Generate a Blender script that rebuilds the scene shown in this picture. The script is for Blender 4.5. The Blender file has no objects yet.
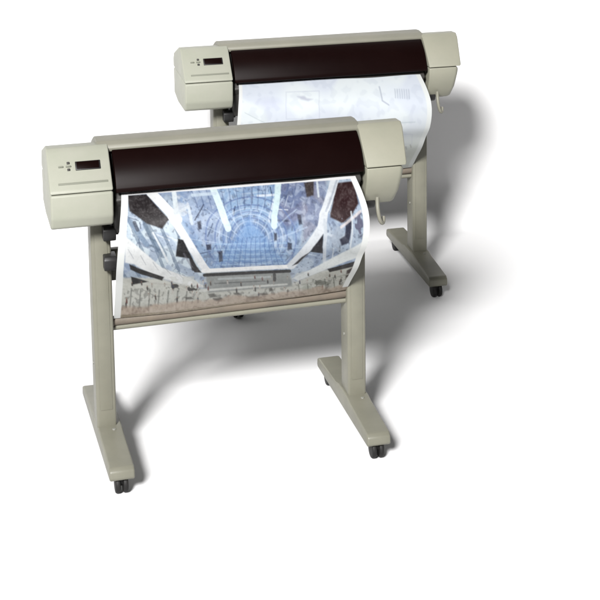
import bpy, bmesh, math, random
import numpy as np
from mathutils import Vector, Matrix
random.seed(4)
SC = bpy.context.scene
COL = SC.collection
DZ = .018
W = 0.76                      # width of the dark window, metres

# ------------------------------------------------------------------ materials
def lin(c):
    return tuple(((v/255.0)/12.92 if v/255.0 <= .04045 else ((v/255.0+.055)/1.055)**2.4) for v in c)

def mat(name, base, rough=.5, spec=.5, grain=0.0, gscale=900, tint=None, tscale=6.0, rvar=.08):
    m = bpy.data.materials.new(name); m.use_nodes = True
    nt = m.node_tree; b = nt.nodes['Principled BSDF']
    b.inputs['Base Color'].default_value = (*base, 1)
    b.inputs['Roughness'].default_value = rough
    b.inputs['Specular IOR Level'].default_value = spec
    tc = nt.nodes.new('ShaderNodeTexCoord')
    if tint:
        n = nt.nodes.new('ShaderNodeTexNoise'); n.inputs['Scale'].default_value = tscale
        n.inputs['Detail'].default_value = 6; n.inputs['Roughness'].default_value = .6
        nt.links.new(tc.outputs['Object'], n.inputs['Vector'])
        r = nt.nodes.new('ShaderNodeValToRGB')
        r.color_ramp.elements[0].position = .35; r.color_ramp.elements[0].color = (*base, 1)
        r.color_ramp.elements[1].position = .68; r.color_ramp.elements[1].color = (*tint, 1)
        nt.links.new(n.outputs['Fac'], r.inputs['Fac'])
        nt.links.new(r.outputs['Color'], b.inputs['Base Color'])
        mr = nt.nodes.new('ShaderNodeMapRange')
        mr.inputs['To Min'].default_value = max(.02, rough-rvar); mr.inputs['To Max'].default_value = rough+rvar
        nt.links.new(n.outputs['Fac'], mr.inputs['Value'])
        nt.links.new(mr.outputs['Result'], b.inputs['Roughness'])
    if grain:
        n2 = nt.nodes.new('ShaderNodeTexNoise'); n2.inputs['Scale'].default_value = gscale
        n2.inputs['Detail'].default_value = 3
        nt.links.new(tc.outputs['Object'], n2.inputs['Vector'])
        bp = nt.nodes.new('ShaderNodeBump'); bp.inputs['Strength'].default_value = grain
        bp.inputs['Distance'].default_value = .0006
        nt.links.new(n2.outputs['Fac'], bp.inputs['Height'])
        nt.links.new(bp.outputs['Normal'], b.inputs['Normal'])
    return m

M = {}
M['body']   = mat('pale_beige_plastic', (.255, .256, .214), .48, .35, .45, 620, (.233, .240, .194), 9)
M['cap']    = mat('tan_beige_plastic', (.212, .208, .164), .48, .35, .45, 620, (.192, .192, .150), 9)
M['cover']  = mat('grey_beige_plastic', (.170, .165, .133), .50, .35, .45, 620, (.148, .146, .117), 8)
M['stand']  = mat('painted_steel_beige', (.148, .144, .112), .42, .4, .40, 420, (.125, .123, .096), 7)
M['window'] = mat('smoked_window', (.0036, .0011, .0010), .42, .06, .06, 60, (.0048, .0015, .0013), 4)
M['black']  = mat('black_plastic', (.010, .010, .010), .45, .35, .3, 500, (.016, .015, .015), 14)
M['rubber'] = mat('black_rubber', (.008, .008, .008), .6, .25, .4, 300, (.014, .013, .012), 20)
M['slot']   = mat('dark_grey_plastic', (.030, .029, .027), .5, .3, .3, 500, (.042, .040, .037), 10)
M['seam']   = mat('seam_grey', (.150, .155, .125), .6, .2)
M['rod']    = mat('brown_roll_core', (.130, .106, .082), .6, .25, .4, 300, (.100, .085, .068), 16)
M['steel']  = mat('dull_steel', (.20, .20, .18), .35, .5, .1, 400, (.16, .16, .14), 12)

M['paper'] = mat('roll_paper', (.45, .45, .43), .7, .2)
# the white paper sweep both plotters stand on
m = mat('white_seamless_paper', (.62, .62, .622), .9, .1, .25, 260, (.61, .61, .612), 1.2)
M['sweep'] = m

def printed(name):
    """paper carrying its print as a colour attribute, plain white on its back"""
    m = bpy.data.materials.new(name); m.use_nodes = True
    nt = m.node_tree; b = nt.nodes['Principled BSDF']
    a = nt.nodes.new('ShaderNodeVertexColor'); a.layer_name = 'print'
    g = nt.nodes.new('ShaderNodeNewGeometry')
    mx = nt.nodes.new('ShaderNodeMix'); mx.data_type = 'RGBA'
    nt.links.new(g.outputs['Backfacing'], mx.inputs['Factor'])
    nt.links.new(a.outputs['Color'], mx.inputs[6]); mx.inputs[7].default_value = (.55, .55, .53, 1)
    nt.links.new(mx.outputs[2], b.inputs['Base Color'])
    b.inputs['Roughness'].default_value = .42; b.inputs['Specular IOR Level'].default_value = .3
    n = nt.nodes.new('ShaderNodeTexNoise'); n.inputs['Scale'].default_value = 5
    tc = nt.nodes.new('ShaderNodeTexCoord'); nt.links.new(tc.outputs['Object'], n.inputs['Vector'])
    bp = nt.nodes.new('ShaderNodeBump'); bp.inputs['Strength'].default_value = .25; bp.inputs['Distance'].default_value = .01
    nt.links.new(n.outputs['Fac'], bp.inputs['Height']); nt.links.new(bp.outputs['Normal'], b.inputs['Normal'])
    return m

# ------------------------------------------------------------------ mesh helpers
def link(name, me, material, parent=None, smooth=40):
    o = bpy.data.objects.new(name, me); COL.objects.link(o)
    if material: me.materials.append(material)
    if parent is not None: o.parent = parent
    if smooth:
        for p in me.polygons: p.use_smooth = True
        me.set_sharp_from_angle(angle=math.radians(smooth))
    return o

def finish(name, bm, material, parent=None, smooth=40):
    bmesh.ops.recalc_face_normals(bm, faces=bm.faces)
    me = bpy.data.meshes.new(name); bm.to_mesh(me); bm.free()
    return link(name, me, material, parent, smooth)

def prism(bm, prof, x0, x1, bev=0.0, seg=3, endbev=None, warp=None):
    """profile (y,z) extruded along x; every edge bevelled by bev, the x1 end rim by endbev"""
    t = bmesh.new()
    a = [t.verts.new((x0, y, z)) for y, z in prof]
    b = [t.verts.new((x1, y, z)) for y, z in prof]
    n = len(prof)
    t.faces.new(a); t.faces.new(b[::-1])
    for i in range(n):
        t.faces.new((a[i], b[i], b[(i+1) % n], a[(i+1) % n]))
    if warp:
        for v in t.verts: v.co = Vector(warp(v.co))
    bmesh.ops.recalc_face_normals(t, faces=t.faces)
    if endbev:
        bs = set(b)
        es = [e for e in t.edges if e.verts[0] in bs and e.verts[1] in bs]
        bmesh.ops.bevel(t, geom=es, offset=endbev, segments=6, affect='EDGES', profile=.5, clamp_overlap=True)
        if bev:
            es = [e for e in t.edges if e.calc_face_angle(0) > .5]
            bmesh.ops.bevel(t, geom=es, offset=bev, segments=seg, affect='EDGES', profile=.5, clamp_overlap=True)
    elif bev:
        es = [e for e in t.edges if e.calc_face_angle(0) > .3]
        bmesh.ops.bevel(t, geom=es, offset=bev, segments=seg, affect='EDGES', profile=.5, clamp_overlap=True)
    merge(bm, t)

def merge(bm, t):
    me = bpy.data.meshes.new('tmp'); t.to_mesh(me); t.free()
    bm.from_mesh(me); bpy.data.meshes.remove(me)

def box(bm, x0, x1, y0, y1, z0, z1, bev=0.0, seg=3, rot=None, at=None):
    t = bmesh.new(); bmesh.ops.create_cube(t, size=1)
    for v in t.verts:
        v.co = Vector(((x0+x1)/2+v.co.x*(x1-x0), (y0+y1)/2+v.co.y*(y1-y0), (z0+z1)/2+v.co.z*(z1-z0)))
    if bev: bmesh.ops.bevel(t, geom=t.edges[:], offset=bev, segments=seg, affect='EDGES', profile=.5, clamp_overlap=True)
    if rot is not None: bmesh.ops.rotate(t, verts=t.verts, cent=Vector(at), matrix=rot)
    merge(bm, t)

def cyl(bm, p0, p1, r, seg=28, bev=0.0, r2=None):
    p0 = Vector(p0); p1 = Vector(p1); d = p1-p0
    t = bmesh.new()
    bmesh.ops.create_cone(t, cap_ends=True, segments=seg, radius1=r, radius2=r if r2 is None else r2, depth=d.length)
    if bev:
        es = [e for e in t.edges if e.calc_face_angle(0) > 1.0]
        bmesh.ops.bevel(t, geom=es, offset=bev, segments=3, affect='EDGES', profile=.5)
    q = Vector((0, 0, 1)).rotation_difference(d.normalized())
    for v in t.verts: v.co = q @ v.co + (p0+p1)/2
    merge(bm, t)

def tube(bm, pts, r, seg=10):
    """round bar through points"""
    P = [Vector(p) for p in pts]
    # smooth the path
    Q = []
    for i in range(len(P)-1):
        a = P[max(i-1, 0)]; b = P[i]; c = P[i+1]; d = P[min(i+2, len(P)-1)]
        for k in range(6):
            t = k/6
            Q.append(.5*((2*b)+(c-a)*t+(2*a-5*b+4*c-d)*t*t+(3*b-a-3*c+d)*t**3))
    Q.append(P[-1])
    t_ = bmesh.new(); rings = []
    for i, p in enumerate(Q):
        d = (Q[min(i+1, len(Q)-1)]-Q[max(i-1, 0)]).normalized()
        u = d.orthogonal().normalized() if i == 0 else (u-d*u.dot(d)).normalized()
        w = d.cross(u)
        rings.append([t_.verts.new(p+r*(math.cos(2*math.pi*k/seg)*u+math.sin(2*math.pi*k/seg)*w)) for k in range(seg)])
    for i in range(len(rings)-1):
        for k in range(seg):
            t_.faces.new((rings[i][k], rings[i][(k+1) % seg], rings[i+1][(k+1) % seg], rings[i+1][k]))
    t_.faces.new(rings[0][::-1]); t_.faces.new(rings[-1])
    merge(bm, t_)

# ------------------------------------------------------------------ the plotter
def build_plotter():
    root = bpy.data.objects.new('plotter', None); COL.objects.link(root)
    root.empty_display_size = .2

    # housing: dark carcass behind the window, carries everything
    bm = bmesh.new()
    prism(bm, [(-.205, .865), (-.165, .900), (-.105, .985), (-.02, .985), (.075, .950), (.095, .90), (.095, .83), (.02, .79), (-.13, .79)],
          .004, W-.004, .006)
    finish('housing', bm, M['slot'], root)

    # beige cover along the top, with rounded front and rear
    bm = bmesh.new()
    prism(bm, [(-.123, 1.004), (-.116, 1.013), (-.098, 1.021), (-.065, 1.023), (-.030, 1.019), (-.005, 1.010), (.050, .985),
               (.095, .955), (.100, .93), (.080, .93), (-.02, .990), (-.120, .992)], -.036, W+.012, .003, 2)
    cv = finish('top_cover', bm, M['cover'], root)

    # smoked window: a gently bowed panel
    bm = bmesh.new()
    prof = []
    a, b = (-.1265, 1.0005), (-.2135, .9035)
    N = 8
    for i in range(N+1):
        t = i/N; y = a[0]+(b[0]-a[0])*t; z = a[1]+(b[1]-a[1])*t; s = math.sin(math.pi*t)*.012
        prof.append((y-s*.74, z+s*.66))
    prof += [(-.214, .892), (-.206, .889), (-.198, .897), (-.118, .986)]
    prism(bm, prof, .006, W+.001, .003, 2)
    finish('window', bm, M['window'], root)

    # platen under the window where the paper comes out
    bm = bmesh.new()
    prism(bm, [(-.185, .862), (-.150, .875), (-.10, .85), (-.10, .765), (-.150, .745), (-.168, .79)], .002, W-.002, .008)
    finish('platen', bm, M['slot'], root)

    # ---- control module at the left end
    bm = bmesh.new()
    z0 = .906
    lower = [(-.2275, z0-.003), (-.226, .830), (-.214, .800), (-.190, .790), (-.02, .785), (.075, .80), (.080, z0-.003)]
    prism(bm, lower, -.186, -.004, .007)
    upper = [(-.2275, z0), (-.2245, .914), (-.135, 1.004), (-.115, 1.0155), (-.07, 1.012), (.06, .965), (.080, .94), (.080, z0)]
    prism(bm, upper, -.186, -.004, .006)
    mod = finish('control_module', bm, M['body'], root)
    # slope frame for things on the sloping panel
    d = Vector((0, .0895, .090)).normalized(); nrm = Vector((0, -d.z, d.y))
    base = Vector((0, -.2245, .914))
    def slope(x, s, h=0.0): return base+Vector((x, 0, 0))+d*s+nrm*h
    rotm = Matrix.Rotation(math.atan2(d.z, d.y)-math.pi/2, 3, 'X')
    def plate(name, x0, x1, s0, s1, hgt, material, parent, bev=.0015):
        bm = bmesh.new()
        c = slope((x0+x1)/2, (s0+s1)/2, 0)
        box(bm, c.x-(x1-x0)/2, c.x+(x1-x0)/2, c.y-hgt, c.y+.003, c.z-(s1-s0)/2, c.z+(s1-s0)/2, bev, 2, rotm, c)
        return finish(name, bm, material, parent)
    bez = plate('display', -.106, -.033, .065, .094, .0035, M['black'], mod)
    scr = plate('screen', -.102, -.037, .0675, .0915, .0045, M['window'], bez, .0006)
    # keypad : a cross of keys left of the display, plus a dash
    for (x, s, w_, h_) in ((-.126, .091, .008, .007), (-.126, .080, .015, .005), (-.126, .069, .008, .007), (-.148, .080, .014, .005)):
        plate('key', x-w_/2, x+w_/2, s-h_/2, s+h_/2, .004, M['slot'] if w_ < .012 else M['seam'], mod, .0009)
    plate('name_strip', -.160, -.016, .020, .0265, .0016, M['seam'], mod, .0006)

    # ---- right end cap, tapering inward below the seam
    XR = W+.150
    bm = bmesh.new()
    prism(bm, [(-.2265, z0), (-.2235, .915), (-.135, 1.003), (-.112, 1.0145), (-.065, 1.011), (.06, .965), (.080, .94), (.080, z0)],
          W+.006, XR, .005, 3, .024, lambda c: (c.x-(.016*max(0.0, 1.01-c.z)/.10 if c.x > W+.1 else 0), c.y, c.z))
    def taper(c):
        k = max(0.0, min(1.0, (z0-c.z)/.15))
        return (c.x-(.020*k**1.2 if c.x > W+.1 else 0), c.y, c.z)
    prism(bm, [(-.2205, z0-.003), (-.2185, .870), (-.200, .815), (-.165, .772), (-.11, .757), (-.02, .765), (.070, .80), (.076, z0-.003)],
          W+.008, XR-.020, .006, 3, .018, taper)
    cap = finish('end_cap', bm, M['cap'], root)
    # ---- lever and spool ends beside the paper
    bm = bmesh.new()
    tube(bm, [(W+.046, -.200, .800), (W+.042, -.216, .778), (W+.044, -.222, .752), (W+.052, -.218, .728),
              (W+.062, -.208, .722), (W+.067, -.195, .736)], .0062)
    lv = finish('lever', bm, M['cover'], root)
    bm = bmesh.new()
    cyl(bm, (W+.004, -.160, .776), (W+.046, -.160, .776), .019, 24, .004)
    cyl(bm, (W-.004, -.160, .776), (W+.006, -.160, .776), .011, 20)
    finish('spool_knob', bm, M['black'], root)
    for z in (.748, .655):
        bm = bmesh.new()
        prism(bm, [(-.152, z-.022), (-.158, z-.010), (-.158, z+.012), (-.150, z+.022), (-.10, z+.022), (-.10, z-.022)], -.030, .008, .003, 2)
        cyl(bm, (.006, -.128, z), (.018, -.128, z), .011, 20, .002)
        finish('spool_holder', bm, M['black'], root)

    # ---- roll core carrying the paper's lower edge, with its end cones
    bm = bmesh.new()
    cyl(bm, (-.006, -.086, .4495), (W-.028, -.086, .4585), .0150, 28, .002)
    rb = finish('take_up_rod', bm, M['rod'], root)
    bm = bmesh.new()
    cyl(bm, (-.006, -.086, .428), (W-.024, -.086, .435), .0085, 16)
    finish('tie_rod', bm, M['stand'], root)

    # ---- stand: two posts, each on a long foot with twin casters
    for xc, top in ((-.0345, .790), (.7600, .775)):
        bm = bmesh.new()
        box(bm, xc-.030, xc+.030, -.118, -.030, .070, top, .007, 3)
        # fold line strip up the front face and a recessed inner channel
        post = finish('leg', bm, M['stand'], root)
        bm = bmesh.new()
        box(bm, xc-.019, xc+.019, -.1200, -.110, .16, top-.03, .0018, 2)
        finish('channel_cover', bm, M['stand'], post)
        xp = xc; xc = xc+.006 if xc < 0 else xc-.001      # the foot sits a little off the post
        kx = .022 if xc < 0 else 0.0
        skew = lambda c: (c.x-kx*(c.y+.06), c.y, c.z)      # left foot toes in slightly
        bm = bmesh.new()
        # (y,z) silhouette of the foot
        prism(bm, [(-.373, .058), (-.370, .080), (-.356, .090), (-.16, .102), (-.125, .108), (-.022, .108), (.02, .098), (.240, .088), (.260, .080), (.264, .058),
                   (.255, .050), (-.366, .050)], xc-.037, xc+.037, .007, 3, None, skew)
        foot = finish('foot', bm, M['stand'], post)
        for yb in (-.140, -.008):
            bm = bmesh.new()
            z = .1075 if yb < -.1 else .1060
            cyl(bm, (xc+.012, yb, .100), (xc+.012, yb, z), .006, 12, .001)
            finish('bolt', bm, M['steel'], post)
        for yc in (-.337, .215):
            bm = bmesh.new()
            for s in (-1, 1):
                xk = xc-kx*(yc+.06)
                cyl(bm, (xk+s*.004, yc, .0285), (xk+s*.019, yc, .0285), .0285, 32, .005)
            prism(bm, [(yc-.014, .034), (yc-.018, .052), (yc+.020, .052), (yc+.010, .024), (yc-.004, .022)], xk-.0038, xk+.0038)
            cyl(bm, (xk, yc+.004, .034), (xk, yc+.004, .054), .010, 16)
            finish('caster', bm, M['rubber'], post)
            # hub caps
        bm = bmesh.new()
        tube(bm, [(xp-.022, -.075, .30), (xp-.0325, -.075, .30)], .005, 10)
        finish('screw', bm, M['steel'], post)
    # unseen feed roll and spindle at the back, added to extend the cast shadow
    bm = bmesh.new(); cyl(bm, (-.02, .165, .868), (W+.02, .165, .868), .058, 40, .002)
    rl = finish('added_shadow_roll', bm, M['paper'], root)
    bm = bmesh.new(); cyl(bm, (-.05, .165, .868), (W+.05, .165, .868), .018, 24, .002)
    for s_ in (-.045, W+.027): cyl(bm, (s_, .165, .868), (s_+.018, .165, .868), .050, 36, .003)
    finish('spindle', bm, M['black'], rl)
    for x in (-.075, W+.050):
        bm = bmesh.new(); prism(bm, [(.06, .81), (.06, .90), (.10, .90), (.14, .855), (.19, .855), (.20, .870), (.20, .835), (.16, .812)], x, x+.022, .002, 2)
        finish('roll_bracket', bm, M['stand'], root)
    # stretcher between the legs hidden behind the paper
    bm = bmesh.new()
    box(bm, -.024, .717, -.055, -.025, .565, .665, .005, 2)
    finish('stretcher', bm, M['stand'], root)
    for ch in root.children:               # the body sits a little lower on its posts
        if ch.name.split('.')[0] != 'leg': ch.data.transform(Matrix.Translation((0, 0, -DZ)))
        for g in ch.children:
            if ch.name.split('.')[0] != 'leg':
                g.data.transform(Matrix.Translation((0, 0, -DZ)))
                for h in g.children: h.data.transform(Matrix.Translation((0, 0, -DZ)))
    return root

def copy_tree(o, parent=None):
    c = o.copy(); COL.objects.link(c); c.parent = parent
    for ch in list(o.children): copy_tree(ch, c)
    return c

# ------------------------------------------------------------------ the sheets of paper
EDGE_L = [(.0225, -.150, .895), (.0223, -.196, .880), (.0140, -.245, .847), (.0070, -.270, .815), (.0015, -.281, .774), (-.0026, -.280, .734), (-.0052, -.252, .671), (-.0040, -.210, .611), (-.0030, -.158, .535), (-.0020, -.103, .462)]
EDGE_R = [(.7375, -.150, .888), (.7378, -.196, .872), (.7450, -.250, .836), (.7503, -.290, .793), (.7508, -.302, .743), (.7466, -.290, .686), (.7410, -.255, .638), (.7371, -.220, .589), (.7335, -.160, .531), (.7302, -.103, .474)]
VMAP = [-.10, 0, .13, .254, .365, .476, .60, .73, .87, 1.0]

def catmull(P, n):
    P = [Vector(p) for p in P]; out = []
    for j in range(n+1):
        f = j/n*(len(P)-1); i = min(int(f), len(P)-2); t = f-i
        a = P[max(i-1, 0)]; b = P[i]; c = P[i+1]; d = P[min(i+2, len(P)-1)]
        out.append(.5*((2*b)+(c-a)*t+(2*a-5*b+4*c-d)*t*t+(3*b-a-3*c+d)*t**3))
    return out

def paper(name, painter, nu, nv, material):
    L = catmull(EDGE_L, nv); R = catmull(EDGE_R, nv)
    vm = [np.interp(j/nv*(len(VMAP)-1), range(len(VMAP)), VMAP) for j in range(nv+1)]
    verts = []; U = np.zeros((nv+1, nu+1)); V = np.zeros((nv+1, nu+1))
    for j in range(nv+1):
        for i in range(nu+1):
            u = i/nu
            p = L[j].lerp(R[j], u)
            p.y += .004*math.sin(u*5.1+.6)*math.sin(j/nv*3.1)+.0025*math.sin(u*11.0+j/nv*2)
            p.z -= .004*math.sin(math.pi*u)*(j/nv)
            verts.append(p); U[j, i] = u; V[j, i] = vm[j]
    faces = []
    for j in range(nv):
        for i in range(nu):
            a = j*(nu+1)+i
            faces.append((a, a+nu+1, a+nu+2, a+1))
    me = bpy.data.meshes.new(name); me.from_pydata(verts, [], faces)
    col = painter(U, V)
    att = me.color_attributes.new('print', 'FLOAT_COLOR', 'POINT')
    rgba = np.ones((col.shape[0]*col.shape[1], 4), np.float32); rgba[:, :3] = col.reshape(-1, 3)
    att.data.foreach_set('color', rgba.ravel())
    return link(name, me, material, None, 180)

rng = np.random.default_rng(7)
def vnoise(X, Y, sc, seed=0):
    """value noise on pixel-like coordinates"""
    r = np.random.default_rng(abs(seed)); G = r.random((400, 400))
    x = X/sc+50; y = Y/sc+50
    if seed >= 0:      # bend the lattice so no square cells show
        wx = vnoise(X, Y, sc*1.9, -seed-5); wy = vnoise(X+91, Y-37, sc*1.9, -seed-5)
        x, y = x*.86+y*.5+1.0*(wx-.5), y*.86-x*.5+80+1.0*(wy-.5)
    xi = np.floor(x).astype(int); yi = np.floor(y).astype(int); fx = x-xi; fy = y-yi
    fx = fx*fx*(3-2*fx); fy = fy*fy*(3-2*fy); g = lambda a, b: G[a % 400, b % 400]
    return (g(xi, yi)*(1-fx)+g(xi+1, yi)*fx)*(1-fy)+(g(xi, yi+1)*(1-fx)+g(xi+1, yi+1)*fx)*fy

class Canvas:
    """colours laid down on (X, Y) plane coordinates of the sheet"""
    def __init__(s, X, Y, k):
        s.X, s.Y, s.k = X, Y, k; s.c = np.zeros(X.shape+(3,))
    def put(s, m, c): m = np.clip(m, 0, 1)[..., None]; s.c = s.c*(1-m)+np.array(lin(c))*m
    def fill(s, c): s.put(np.ones_like(s.X), c)
    def poly(s, pts, c, a=1, soft=.9):
        d = np.full(s.X.shape, 1e9); inside = np.zeros(s.X.shape, bool)
        n = len(pts)
        for i in range(n):
            x0, y0 = pts[i]; x1, y1 = pts[(i+1) % n]
            d = np.minimum(d, s._seg(x0, y0, x1, y1))
            if y0 != y1:
                cond = (s.Y > min(y0, y1)) & (s.Y <= max(y0, y1)) & (s.X < (s.Y-y0)*(x1-x0)/(y1-y0)+x0)
                inside ^= cond
        s.put(np.clip(np.where(inside, d, -d)/soft+.5, 0, 1)*a, c)
    def _seg(s, x0, y0, x1, y1):
        dx, dy = x1-x0, y1-y0; L = dx*dx+dy*dy+1e-9
        t = np.clip(((s.X-x0)*dx+(s.Y-y0)*dy)/L, 0, 1)
        return np.hypot(s.X-x0-t*dx, s.Y-y0-t*dy)
    def line(s, pts, w, c, a=1, soft=.8):
        d = np.full(s.X.shape, 1e9)
        for (p, q) in zip(pts[:-1], pts[1:]): d = np.minimum(d, s._seg(*p, *q))
        s.put(np.clip((w/2-d)/soft+.5, 0, 1)*a, c)
    def blob(s, x, y, rx, ry, c, a=1):
        d = np.hypot((s.X-x)/rx, (s.Y-y)/ry)*(.45+1.1*vnoise(s.X, s.Y, 2.6, int(x+y) % 50)); s.put(np.clip((1.15-d)*2.6, 0, 1)*a, c)
    def ring(s, x, y, r, w, c, a=1, ey=1.0):
        d = np.abs(np.hypot(s.X-x, (s.Y-y)/ey)-r); s.put(np.clip((w/2-d)/.8+.5, 0, 1)*a, c)

VV = [0, .254, .476, .73, 1.0]
def plane_xy(U, V):
    lx = np.interp(V, VV, [121, 120, 118, 115, 112]); rx = np.interp(V, VV, [355, 368, 367, 358, 346])
    ly = 193+126*V; ry = 176+113*V
    return lx+(rx-lx)*U, ly+(ry-ly)*U

def paint_hall(U, V):
    X, Y = plane_xy(U, V); k = Canvas(X, Y, 1)
    k.fill((186, 199, 213))
    n1 = vnoise(X, Y, 9, 1); n2 = vnoise(X, Y, 4, 2); n3 = vnoise(X, Y, 2.2, 3)
    # broad fields
    k.poly([(126, 225), (176, 205), (205, 262), (190, 290), (128, 250)], (214, 225, 232), 1, 4)
    k.poly([(175, 180), (300, 170), (296, 250), (285, 258), (204, 264), (180, 222)], (166, 188, 214), 1, 4)
    k.poly([(180, 182), (212, 180), (226, 222), (205, 245), (186, 222)], (182, 196, 216), .9, 4)
    k.poly([(276, 176), (318, 172), (312, 205), (284, 222), (274, 215)], (140, 148, 176), 1, 4)
    k.poly([(300, 180), (325, 172), (322, 212), (300, 232)], (160, 162, 180), .8, 3)
    k.poly([(214, 186), (272, 181), (270, 214), (226, 222)], (170, 194, 220), 1, 4)
    st = lambda n, t, w=7: np.clip((n-t)*w, 0, 1)
    k.put(st(n1, .52)*.40, (132, 152, 186)); k.put(st(n2, .60)*.34, (212, 222, 234)); k.put(st(n3, .68)*.40, (92, 102, 128))
    # floors, mullions and struts of the building, drawn as many fine members
    q = random.Random(12)
    for i in range(20):
        x = q.uniform(178, 318); y = q.uniform(180, 258); L = q.uniform(5, 20); t = q.choice((0, 0, 1, 2))
        vx, vy = 248, 300
        d = math.hypot(vx-x, vy-y)
        if t == 0: p1 = (x+L, y-.085*L+(x-248)*.004*L)
        else: p1 = (x+(vx-x)/d*L*(-1 if t == 1 else 1), y+(vy-y)/d*L)
        k.line([(x, y), p1], q.uniform(.8, 2.2), q.choice([(232, 238, 244), (214, 226, 238), (78, 90, 118), (104, 120, 150), (60, 66, 90)]), q.uniform(.4, .85))
    for i in range(15):
        for sx in (-1, 1):
            x = 248+sx*q.uniform(70, 118); y = q.uniform(212, 256); L = q.uniform(5, 15)
            k.line([(x, y), (x+sx*L, y-.5*L-.085*sx*L)] if i % 2 else [(x, y), (x+sx*.8, y-L)], q.uniform(.8, 1.6), q.choice([(236, 240, 242), (206, 216, 226), (84, 96, 112), (112, 128, 144)]), .6)
    # central glazed vault
    for r in (14, 21, 28, 36, 45): k.ring(248, 232, r, 1.6, (120, 142, 186), .6, .82)
    for r in (17.5, 25, 32): k.ring(248, 232, r, 1.3, (214, 224, 238), .5, .82)
    for a in range(-80, 81, 16):
        x1 = 248+math.sin(math.radians(a))*62; y1 = 246-math.cos(math.radians(a))*60
        k.line([(248, 240), (x1, y1)], 1.1, (205, 220, 238), .5)
    k.poly([(212, 258), (246, 214), (284, 252)], (142, 180, 222), .6, 5)
    for y in range(236, 262, 5): k.line([(212, y+3), (284, y-2.5)], 1.3, (188, 214, 238), .6)
    for x in range(212, 286, 6): k.line([(x, 262), (248+(x-248)*.72, 232)], 1.0, (112, 142, 188), .55)
    for x in range(184, 300, 8): k.line([(x, 176), (x+(248-x)*.18, 206)], 1.0, (104, 122, 160), .5)
    # pale steel ribs
    k.line([(209, 184), (225, 224)], 6.5, (226, 240, 242), .95); k.line([(276, 182), (271, 220)], 6, (222, 238, 240), .95)
    k.line([(190, 194), (212, 192)], 3, (214, 226, 236), .8)
    # left gallery
    k.put(((Y > 218) & (X < 178) & (np.sin((X*.8-Y*.35)*.55) > .72))*.55, (116, 136, 158))
    k.line([(130, 222), (146, 244)], 5, (144, 164, 186), .8); k.line([(146, 226), (162, 252)], 7, (120, 140, 160), .6)
    k.line([(152, 232), (166, 258)], 2, (236, 240, 242), .8)
    k.line([(134, 223), (137, 230)], 3.5, (96, 104, 120), .8)
    k.poly([(126, 194), (145, 193), (168, 219), (161, 228), (146, 224), (129, 210)], (70, 64, 66), 1, 1.5)
    0 and k.put(((n3 > .6) & (Y < 227) & (X < 168) & (X > 127) & (Y > 195+.2*(X-127)) & (X-127 < (Y-192)*1.6+6))*.35, (58, 48, 50))
    k.line([(150, 192), (176, 219)], 9, (240, 242, 242)); k.line([(170, 216), (205, 266)], 7.5, (238, 240, 242))
    k.line([(172, 192), (175, 216)], 4.5, (226, 234, 238)); k.line([(178, 210), (186, 205), (190, 222)], 3, (222, 230, 236), .8)
    k.blob(178, 208, 7, 9, (226, 230, 234), .6)
    k.poly([(176, 236), (181, 237), (194, 260), (199, 268), (190, 266), (187, 254), (174, 253)], (28, 24, 32), 1, 1.2)
    k.poly([(190, 260), (199, 268), (192, 268)], (30, 26, 34))
    k.line([(190, 262), (182, 250)], 2, (140, 140, 150), .5)
    # long white balcony, left
    k.poly([(125, 236), (136, 246), (160, 264), (190, 276), (202, 284), (186, 284), (158, 276), (134, 263), (125, 262)], (238, 240, 240), 1, 1.4)
    for i in range(5): k.line([(128+i*12, 250+i*5), (133+i*12, 258+i*4.5)], .9, (186, 190, 194), .6)
    # lower gallery
    k.poly([(112, 278), (158, 277), (200, 286), (285, 281), (320, 262), (360, 252), (346, 300), (112, 330)], (214, 215, 208), 1, 3)
    k.put((Y > 268+.02*(X-100)-.10*(X-118)+10)*st(n2, .5)*.55, (216, 218, 212)); k.put((Y > 282-.10*(X-118)+8)*st(n3, .62)*.4, (104, 104, 100))
    k.poly([(129, 263), (140, 267), (162, 275), (160, 279), (140, 273), (130, 268)], (26, 24, 26), 1, 1.2)
    k.poly([(130, 276), (147, 281), (131, 285)], (40, 36, 38), 1, 1.2)
    k.line([(146, 282), (186, 284)], 2, (206, 206, 200), .8); k.blob(172, 284, 5, 2.5, (60, 58, 58), .9); k.blob(188, 287, 4, 2, (56, 54, 54), .9)
    for i in range(7): k.line([(130+i*9, 289), (128+i*9, 306)], 1.4, (120, 122, 116), .6)
    # bright concourse edge with shadow gap
    k.poly([(203, 268), (287, 262), (290, 282), (205, 290)], (172, 176, 174), 1, 2)
    k.line([(201, 266), (287, 258)], 4.6, (246, 247, 247)); k.line([(202, 271), (287, 263.5)], 3.6, (40, 38, 40))
    k.line([(216, 275), (268, 271)], 2.4, (198, 204, 204), .9); k.line([(212, 280), (262, 276)], 1.4, (120, 124, 124), .8)
    k.line([(197, 288), (284, 279.5)], 2.4, (224, 226, 222), .95)
    k.line([(272, 268), (272, 275)], 3, (60, 58, 56), .9)
    for (x, y, a, b) in ((209, 293, 4.5, 3.5), (216, 297, 6, 3), (252, 295, 9, 3), (268, 286, 2.4, 3.4), (234, 291, 4, 2), (262, 291, 5, 2), (186, 296, 5, 2)):
        k.poly([(x-a*.9, y-b*.4), (x+a*.4, y-b*.7), (x+a, y+b*.3), (x-a*.5, y+b*.6)], (74, 68, 60), .75, 1.6)
    # small dark figures along the walls
    for (x, y, a, b) in ((197, 223, 2.4, 4.5), (206, 242, 3.2, 3.2), (218, 250, 2.6, 6.5), (287, 236, 3, 4), (272, 229, 2, 4), (297, 214, 2.4, 5)):
        sx = 1 if x > 248 else -1; k.poly([(x-a*.8, y-b*.7-.3*sx), (x+a*.7, y-b*.8+.4*sx), (x+a*.9, y+b*.7), (x-a*.5, y+b*.9)], (56, 60, 84), .85, 1.4)
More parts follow.
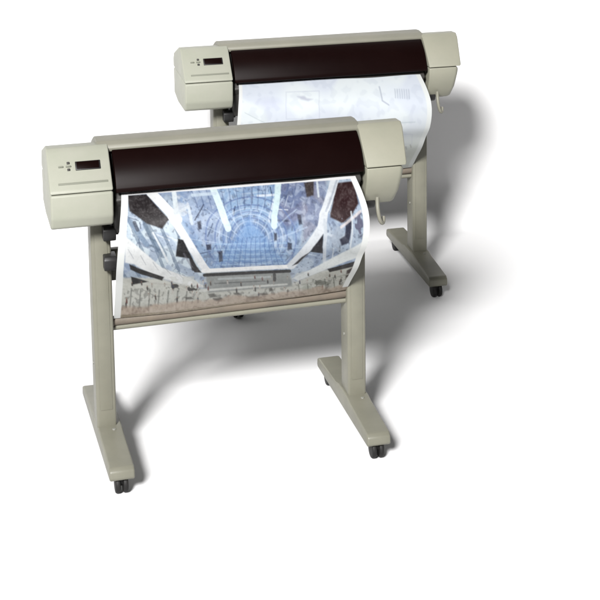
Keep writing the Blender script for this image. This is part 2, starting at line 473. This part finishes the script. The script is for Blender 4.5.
    # right gallery
    k.poly([(302, 182), (312, 180), (311, 193), (304, 195)], (84, 72, 66), .9, 1.5); k.line([(315, 178), (316, 194)], 2, (226, 232, 236), .8)
    k.poly([(334, 182), (352, 180), (357, 199), (351, 208), (340, 215), (328, 211)], (84, 60, 62), 1, 1.5)
    k.poly([(338, 196), (352, 190), (352, 206), (338, 214)], (72, 38, 44), .8, 2)
    k.line([(334, 177), (322, 208), (318, 220), (289, 257)], 8, (226, 230, 234)); k.line([(336, 178), (324, 206)], 2, (190, 196, 206), .8)
    k.line([(322, 214), (323, 252)], 3.5, (214, 220, 226), .9)
    k.poly([(320, 224), (321, 241), (308, 240), (311, 235)], (30, 26, 42), 1, 1.2); k.poly([(308, 240), (296, 254), (290, 257), (300, 246)], (54, 50, 58), 1, 1.2)
    k.blob(334, 226, 7, 9, (184, 194, 206), .8); k.poly([(343, 213), (350, 211), (347, 229), (340, 232), (337, 227), (342, 224)], (60, 62, 86), .95, 1.4); k.blob(357, 214, 3, 8, (120, 120, 142), .9)
    k.line([(338, 218), (360, 205)], 2, (228, 222, 222), .8); k.line([(350, 206), (349, 236)], 1.6, (222, 228, 232), .8)
    k.poly([(364, 226), (362, 243), (325, 260), (296, 275), (290, 272), (316, 256), (340, 240)], (232, 236, 236), 1, 1.4)
    k.poly([(358, 249), (356, 256), (328, 264), (326, 260)], (40, 34, 40), 1, 1.2)
    k.poly([(346, 262), (355, 256), (351, 268), (345, 273)], (72, 46, 48), 1, 1.6)
    k.line([(300, 280), (352, 266)], 2, (196, 198, 190), .8); k.blob(305, 284, 6, 4, (196, 200, 190), .8); k.blob(320, 278, 6, 3, (120, 122, 112), .7)
    for i in range(5): k.line([(296+i*9, 279-i*2), (298+i*9, 292-i*2)], 1.2, (116, 118, 108), .6)
    for i in range(50):       # visitors on the ground floor
        x = q.uniform(118, 342); y = 286-.115*(x-112)+q.uniform(0, 22)
        if y > 311-.115*(x-112): continue
        h = 1.6+(y-(286-.115*(x-112)))*.10; c = q.choice([(52, 50, 52), (70, 62, 58), (98, 84, 76), (186, 184, 178), (120, 60, 52), (60, 70, 96), (214, 210, 204)])
        k.line([(x, y), (x+.2, y+h)], 1.5, c, .85); k.line([(x+.1, y-1.3), (x+.1, y-1.2)], 1.0, (170, 140, 120), .8)
    # reddish floor band along the foot of the picture
    yb = 313-.115*(X-112)
    k.put(np.clip((Y-(yb-9+n1*5))/2.5, 0, 1)*.75, (206, 190, 174)); k.put(np.clip((Y-yb+7)/2, 0, 1)*np.clip((n1*.6+n3*.4-.50)*4, 0, 1)*.35, (130, 106, 92))
    k.put(np.clip((Y-(yb+1.5))/1.2, 0, 1)*.8, (170, 160, 140))
    n4 = vnoise(X, Y, 1.3, 21); n5 = vnoise(X, Y, 5, 22)
    k.put(np.clip(n4-.5, 0, 1)*.16+np.clip(n5-.5, 0, 1)*.14, (246, 246, 246)); k.put(np.clip(.5-n4, 0, 1)*.16+np.clip(.5-n5, 0, 1)*.16, (44, 46, 54))
    # unprinted margins
    mL = np.clip((.028-U)/.004+.5, 0, 1); mR = np.clip((U-.974)/.004+.5, 0, 1)
    k.put(mL, (246, 248, 246)); k.put(mR*(V < .95), (244, 246, 244)); k.put(np.clip((.012-V)/.006+.5, 0, 1), (240, 240, 240))
    c = np.clip(k.c, 0, 1)
    return np.clip((c*.95+.05*c.mean(2, keepdims=True))**1.42, 0, 1)*.50

def paint_plan(U, V):
    X, Y = plane_xy(U, V); k = Canvas(X, Y, 1)
    k.fill((232, 239, 242))
    n1 = vnoise(X, Y, 26, 11); n2 = vnoise(X, Y, 6, 12)
    k.put(np.clip((n1-.42)*2.2, 0, .55), (212, 219, 236)); k.put((n2 > .68)*.12, (180, 190, 206))
    k.put(np.clip((V-.42)*3, 0, 1)*.75, (218, 222, 210))
    ln = (192, 199, 214)
    def rect(x0, y0, x1, y1, w=1, a=.5, sl=-.07):
        s = lambda x, y: (x, y+sl*(x-120))
        k.line([s(x0, y0), s(x1, y0), s(x1, y1), s(x0, y1), s(x0, y0)], w, ln, a)
    rect(180, 206, 222, 240, 1.4, .42); 
    k.put(np.clip((n2-.5)*2, 0, 1)*.10, (176, 184, 204))
    k.put(np.clip(1.3-np.hypot((X-158)/16, (Y-218)/9), 0, 1)*.5, (200, 206, 226))
    k.poly([(194, 207), (203, 206), (206, 209), (214, 210), (208, 213), (199, 211)], (160, 162, 186), .55, 3)
    k.line([(300, 192), (304, 208), (312, 212)], 1.8, (150, 158, 174), .55); 
    for i in range(7): k.line([(320+i*3, 194), (321+i*3, 204)], 1.4, (160, 170, 182), .5)

    k.line([(128, 232), (160, 246), (236, 238), (346, 226)], 1, (160, 176, 180), .4)
    for i in range(6): k.line([(312+i*6, 262-(i % 3)*3), (313+i*6, 265-(i % 3)*3)], 2, (150, 150, 140), .45)
    rect(306, 256, 344, 270, 1, .35); rect(126, 262, 200, 296, 1, .3)
    k.put(np.clip((.018-U)/.004+.5, 0, 1), (240, 242, 240)); k.put(np.clip((U-.975)/.004+.5, 0, 1), (236, 240, 238))
    return np.clip(k.c, 0, 1)*.46

# ------------------------------------------------------------------ setting
def sweep():
    """one sheet of seamless white paper: floor, a large-radius curve, then upright"""
    prof = [(y, 0) for y in (-6, -3, -1, 0, 1)]
    Y0, R = 1.56, .20
    for i in range(25):
        a = math.radians(90*i/24); prof.append((Y0+R*math.sin(a), R-R*math.cos(a)))
    prof.append((Y0+R, 2.3))
    verts = []; faces = []
    xs = [-4+i*.75 for i in range(13)]
    for (y, z) in prof:
        for x in xs: verts.append((x, y, z))
    n = len(xs)
    for j in range(len(prof)-1):
        for i in range(n-1): faces.append((j*n+i, j*n+i+1, (j+1)*n+i+1, (j+1)*n+i))
    me = bpy.data.meshes.new('floor'); me.from_pydata(verts, [], faces)
    o = link('floor', me, M['sweep'], None, 180)
    o['kind'] = 'structure'; o['label'] = 'plain white seamless floor sweeping up behind the plotters'
    return o
sweep()

front = build_plotter()
rear = copy_tree(front)
a = math.radians(-1.15)
rear.rotation_euler = (0, 0, a)
off = Vector((.6035, 1.2300, 0))
rear.location = (W/2+off.x-W/2*math.cos(a), off.y-W/2*math.sin(a), 0)
for o, lab in ((front, 'nearer beige wide format plotter on two caster legs, printing a colour picture'),
               (rear, 'farther beige wide format plotter partly hidden behind the other one')):
    o['label'] = lab; o['category'] = 'plotter'; o['group'] = 'wide format plotters on stands'

pp = paper('printed_poster', paint_hall, 460, 240, printed('poster_print'))
pp['label'] = 'glossy colour print of a glass roofed hall curling out of the nearer plotter'; pp['category'] = 'poster'
pl = paper('plan_drawing', paint_plan, 360, 170, printed('plan_print'))
pp.location = (0, 0, -DZ); pl.location = rear.location-Vector((0, 0, DZ)); pl.rotation_euler = rear.rotation_euler
pl['label'] = 'pale blue line drawing curling out of the farther plotter'; pl['category'] = 'drawing'

# ------------------------------------------------------------------ light
world = bpy.data.worlds.new('World'); SC.world = world; world.use_nodes = True
bg = world.node_tree.nodes['Background']
bg.inputs['Color'].default_value = (.92, .95, 1.0, 1); bg.inputs['Strength'].default_value = .02

DIR = Vector((.76, 1.40, -1.02)).normalized()
ld = bpy.data.lights.new('studio_softbox', 'AREA'); ld.shape = 'DISK'; ld.size = 4.8; ld.energy = 14000; ld.color = (1, .99, .985)
lo = bpy.data.objects.new('studio_softbox', ld); COL.objects.link(lo)
lo.location = Vector((1.3, 1.4, .3))-DIR*24
lo.rotation_euler = DIR.to_track_quat('-Z', 'Y').to_euler()

# ------------------------------------------------------------------ camera
cd = bpy.data.cameras.new('camera'); cam = bpy.data.objects.new('camera', cd); COL.objects.link(cam)
SC.camera = cam
cd.sensor_width = 36; cd.lens = 1599.1426*36/600; cd.shift_x = -.10243; cd.shift_y = -.54140; cd.clip_end = 200; cd.clip_start = .05
pi_, ya, ro = [math.radians(v) for v in (9.8027, 15.5869, -.3644)]
fw = Vector((math.sin(ya)*math.cos(pi_), math.cos(ya)*math.cos(pi_), -math.sin(pi_)))
rt = Vector((math.cos(ya), -math.sin(ya), 0)); up = rt.cross(fw)
r2 = rt*math.cos(ro)+up*math.sin(ro); u2 = up*math.cos(ro)-rt*math.sin(ro)
mw = Matrix((r2, u2, -fw)).transposed().to_4x4(); mw.translation = Vector((-.51, -4.7515, 2.3150-DZ))
cam.matrix_world = mw

SC.view_settings.view_transform = 'Standard'; SC.view_settings.look = 'None'
SC.view_settings.exposure = 0; SC.view_settings.gamma = 1
